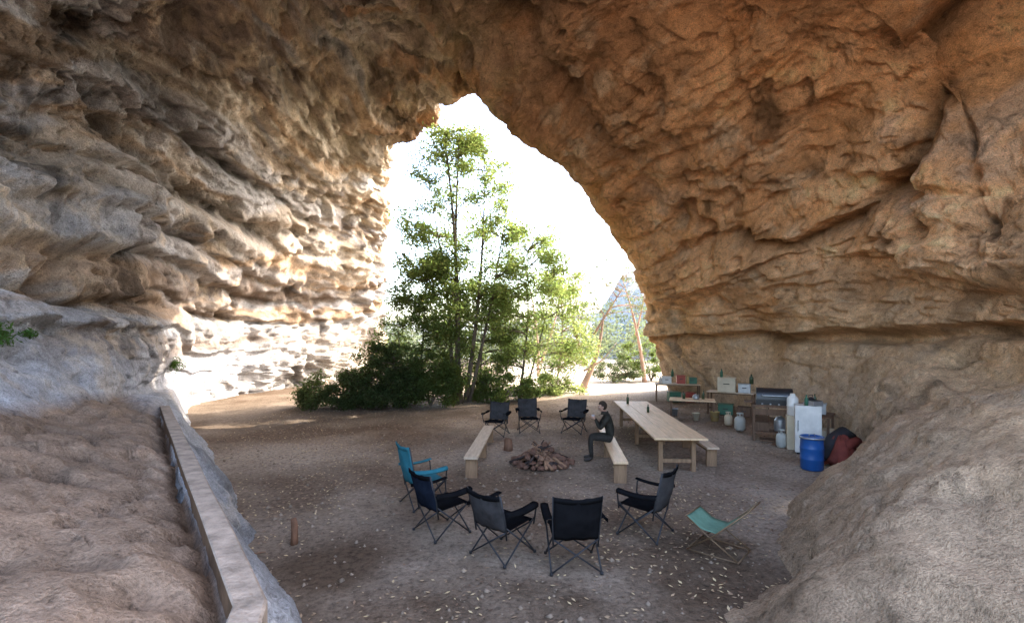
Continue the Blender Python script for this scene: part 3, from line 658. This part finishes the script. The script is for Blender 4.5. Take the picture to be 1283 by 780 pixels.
mb.grid(48,14,heap,0); mb.path([(-.35,-.3,.12),(-.1,.0,.5),(.1,.3,.62),(.3,.5,.5)],[.14,.16,.15,.1],1,12); mb.path([(-.2,-.55,.1),(.1,-.2,.42),(.35,.1,.5)],[.1,.13,.1],0,12)
mb.build('folded_tarp',[M('red_tarp',(.16,.04,.03),.8,.3,4,.3,20),M('dark_tarp',(.03,.028,.03),.8,.3,4,.3,20)],(7.35,10.75,.02),-.5)
mb=MB(); mb.box((0,0,.6),(.04,.04,1.2),0); mb.box((0,0,1.2),(.5,.03,.03),0); mb.build('tool_stake',[dkwood],(8.2,15.3,0),-.5)

# ------------------------------------------------------------------ seated man
def skin(name,verts,edges,rad,mats,root=0,sub=2,parent=None,assign=None):
    me=bpy.data.meshes.new(name); me.from_pydata(verts,edges,[]); o=bpy.data.objects.new(name,me); sc.collection.objects.link(o)
    md=o.modifiers.new('skin','SKIN'); md.use_smooth_shade=True
    for i,r in enumerate(rad):
        d=me.skin_vertices[0].data[i]; d.radius=(r,r) if not hasattr(r,'__len__') else r; d.use_root=(i==root)
    s=o.modifiers.new('sub','SUBSURF'); s.levels=sub; s.render_levels=sub
    dg=bpy.context.evaluated_depsgraph_get(); dg.update(); em=bpy.data.meshes.new_from_object(o.evaluated_get(dg))
    o.modifiers.clear(); o.data=em; em.materials.clear()
    for m in mats: em.materials.append(m)
    for p in em.polygons:
        p.use_smooth=True
        p.material_index=assign(p.center) if assign else 0
    if parent: o.parent=parent
    return o
skinm=M('skin_tone',(.40,.23,.16),.55,.08,6,0); jack=M('dark_jacket',(.028,.026,.021),.85,.4,12,.4,60,spec=.03); jean=M('dark_trousers',(.033,.029,.025),.85,.3,10,.4,60,spec=.03); bootm=M('boots',(.03,.02,.015),.6,.2,8,.2); hairm=M('dark_hair',(.03,.022,.016),.8,.3,30,.5,90)
man=empty('seated_man',(2.27,10.95,.0),math.radians(82))
Vb=[(0,0,.54),(0,.02,.66),(0,.05,.82),(0,.10,.98),(0,.13,1.08),(0,.155,1.15)]; Rb=[(.15,.125),(.145,.11),(.16,.12),(.165,.12),(.07,.07),(.055,.058)]
Eb=[(0,1),(1,2),(2,3),(3,4),(4,5)]
for s in (-1,1):
    o=len(Vb)
    Vb+=[(s*.10,.05,.535),(s*.12,.27,.56),(s*.14,.46,.545),(s*.14,.47,.30),(s*.13,.44,.10),(s*.135,.52,.055),(s*.14,.63,.045)]
    Rb+=[.098,.085,.066,.058,.045,.045,.036]; Eb+=[(0,o),(o,o+1),(o+1,o+2),(o+2,o+3),(o+3,o+4),(o+4,o+5),(o+5,o+6)]
    o=len(Vb); Vb+=[(s*.175,.09,1.035),(s*.225,.17,.90),(s*.225,.26,.775),(s*.15,.31,.86),(s*.075,.36,.955)]
    Rb+=[.068,.058,.050,.044,.034]; Eb+=[(3,o),(o,o+1),(o+1,o+2),(o+2,o+3),(o+3,o+4)]
def asg(c):
    if c.z<.115 and c.y>.3: return 2
    if c.z>1.115: return 3
    if c.z<.60 and not (c.y<.12 and c.z>.57): return 1
    return 0
skin('body',Vb,Eb,Rb,[jack,jean,bootm,skinm],0,2,man,asg)
mb=MB()
def hd(d,p):
    p=Vector(p)
    if d.z<-.1: p.x*=1-.28*(-d.z); p.y+=.012*(-d.z)
    if d.y>.6: 
        f=(d.y-.6)/.4
        p.y-=.006*f
        nz=math.exp(-((d.x/.17)**2+((d.z+.12)/.22)**2)); p.y+=.026*nz
        for s in (-1,1): p.y-=.012*math.exp(-(((d.x-s*.34)/.16)**2+((d.z-.08)/.12)**2))
        p.y+=.006*math.exp(-((d.x/.35)**2+((d.z+.5)/.1)**2)); p.y+=.01*math.exp(-((d.x/.3)**2+((d.z+.85)/.14)**2)); p.y+=.006*math.exp(-((d.x/.6)**2+((d.z-.26)/.1)**2))
    return p
mb.ell((0,0,0),(.075,.094,.118),0,36,30,hd)
for s in (-1,1):
    mb.ell((s*.027,.077,.010),(.011,.010,.008),2,10,8); mb.ell((s*.027,.086,.010),(.005,.003,.005),3,8,6); mb.ell((s*.077,-.003,-.005),(.010,.018,.030),0,10,8)
    mb.path([(s*.012,.094,.026),(s*.028,.093,.031),(s*.044,.082,.026)],.0035,1,6)
mb.path([(-.022,.088,-.052),(0,.095,-.050),(.022,.088,-.052)],[.003,.0045,.003],4,6)
def hr(d,p):
    p=Vector(p); 
    if d.y>.25 and d.z<.45: p*=.86
    if d.z<-.35: p*=.9
    return p*(1+.03*math.sin(d.x*23)*math.sin(d.z*19+d.y*11))
mb.ell((0,-.010,.012),(.084,.100,.120),1,28,22,hr)
mb.build('head',[skinm,hairm,M('eye_white',(.7,.68,.65),.3,.02,5,0),M('iris',(.05,.03,.02),.3,.1,5,0),M('lips',(.35,.15,.12),.5,.1,5,0)],(0,.195,1.245),parent=man,rot=(math.radians(-16),0,0))
mb=MB(); mb.lathe([(.10,-.03),(.085,.0),(.078,.045),(.07,.04),(.072,0)],(0,.145,1.10),0,18); mb.build('collar',[jack],parent=man)
mb=MB(); mb.lathe([(0,0),(.035,0),(.038,.09),(.034,.09),(.032,.01),(0,.01)],(0,.41,.965),0,20); mb.build('mug',[galv],parent=man)
for s in (-1,1):
    W=Vector((s*.07,.365,.962)); K=Vector((s*.052,.425,1.015))
    v=[W,W.lerp(K,.5)+Vector((s*.006,0,0)),K]; e=[(0,1),(1,2)]; r=[.024,(.026,.02),(.024,.015)]
    skin('palm',[tuple(q) for q in v],e,r,[skinm],0,2,man)
    for i,ln in enumerate((.9,1.0,.95,.78)):
        base=W.lerp(K,.62)+Vector((s*.004,.012+.0,-.012*i+.024)); a=base+Vector((-s*.004,.030*ln,.004)); c=a+Vector((-s*.022*ln,.016,.0)); d=c+Vector((-s*.020*ln,-.003,-.002))
        skin('finger_%d'%(i+1),[tuple(base),tuple(a),tuple(c),tuple(d)],[(0,1),(1,2),(2,3)],[.010,.0095,.0085,.007],[skinm],0,1,man)
    b0=W.lerp(K,.25)+Vector((-s*.008,0,.012)); skin('thumb',[tuple(b0),tuple(b0+Vector((-s*.012,.004,.028))),tuple(b0+Vector((-s*.022,.018,.045)))],[(0,1),(1,2)],[.012,.0105,.008],[skinm],0,1,man)

# ------------------------------------------------------------------ light, sky, camera
S=Vector((.76,.38,.80)).normalized()
el=math.asin(S.z); az=math.atan2(S.x,S.y)
w=bpy.data.worlds.new('World'); sc.world=w; w.use_nodes=True; nt=w.node_tree; nt.nodes.clear()
sky=nt.nodes.new('ShaderNodeTexSky'); sky.sky_type='NISHITA'; sky.sun_disc=False; sky.sun_elevation=el; sky.sun_rotation=az; sky.air_density=1.0; sky.dust_density=3.5; sky.ozone_density=.5
bg=nt.nodes.new('ShaderNodeBackground'); bg.inputs['Strength'].default_value=1.5
wo=nt.nodes.new('ShaderNodeOutputWorld'); nt.links.new(sky.outputs[0],bg.inputs[0]); nt.links.new(bg.outputs[0],wo.inputs[0])
ld=bpy.data.lights.new('sun','SUN'); ld.energy=14; ld.angle=math.radians(.5); ld.color=(1,.92,.80)
lo=bpy.data.objects.new('sun',ld); lo.rotation_euler=S.to_track_quat('Z','Y').to_euler(); lo.location=(30,20,40); sc.collection.objects.link(lo)
cd=bpy.data.cameras.new('camera'); co=bpy.data.objects.new('camera',cd); sc.collection.objects.link(co); sc.camera=co
co.location=(0,0,2.8); co.rotation_euler=(math.pi/2,0,0); cd.sensor_width=36; cd.lens=36*600/1283; cd.shift_y=.0265; cd.clip_end=3000; cd.clip_start=.05
sc.view_settings.view_transform='Standard'; sc.view_settings.look='None'; sc.view_settings.exposure=0
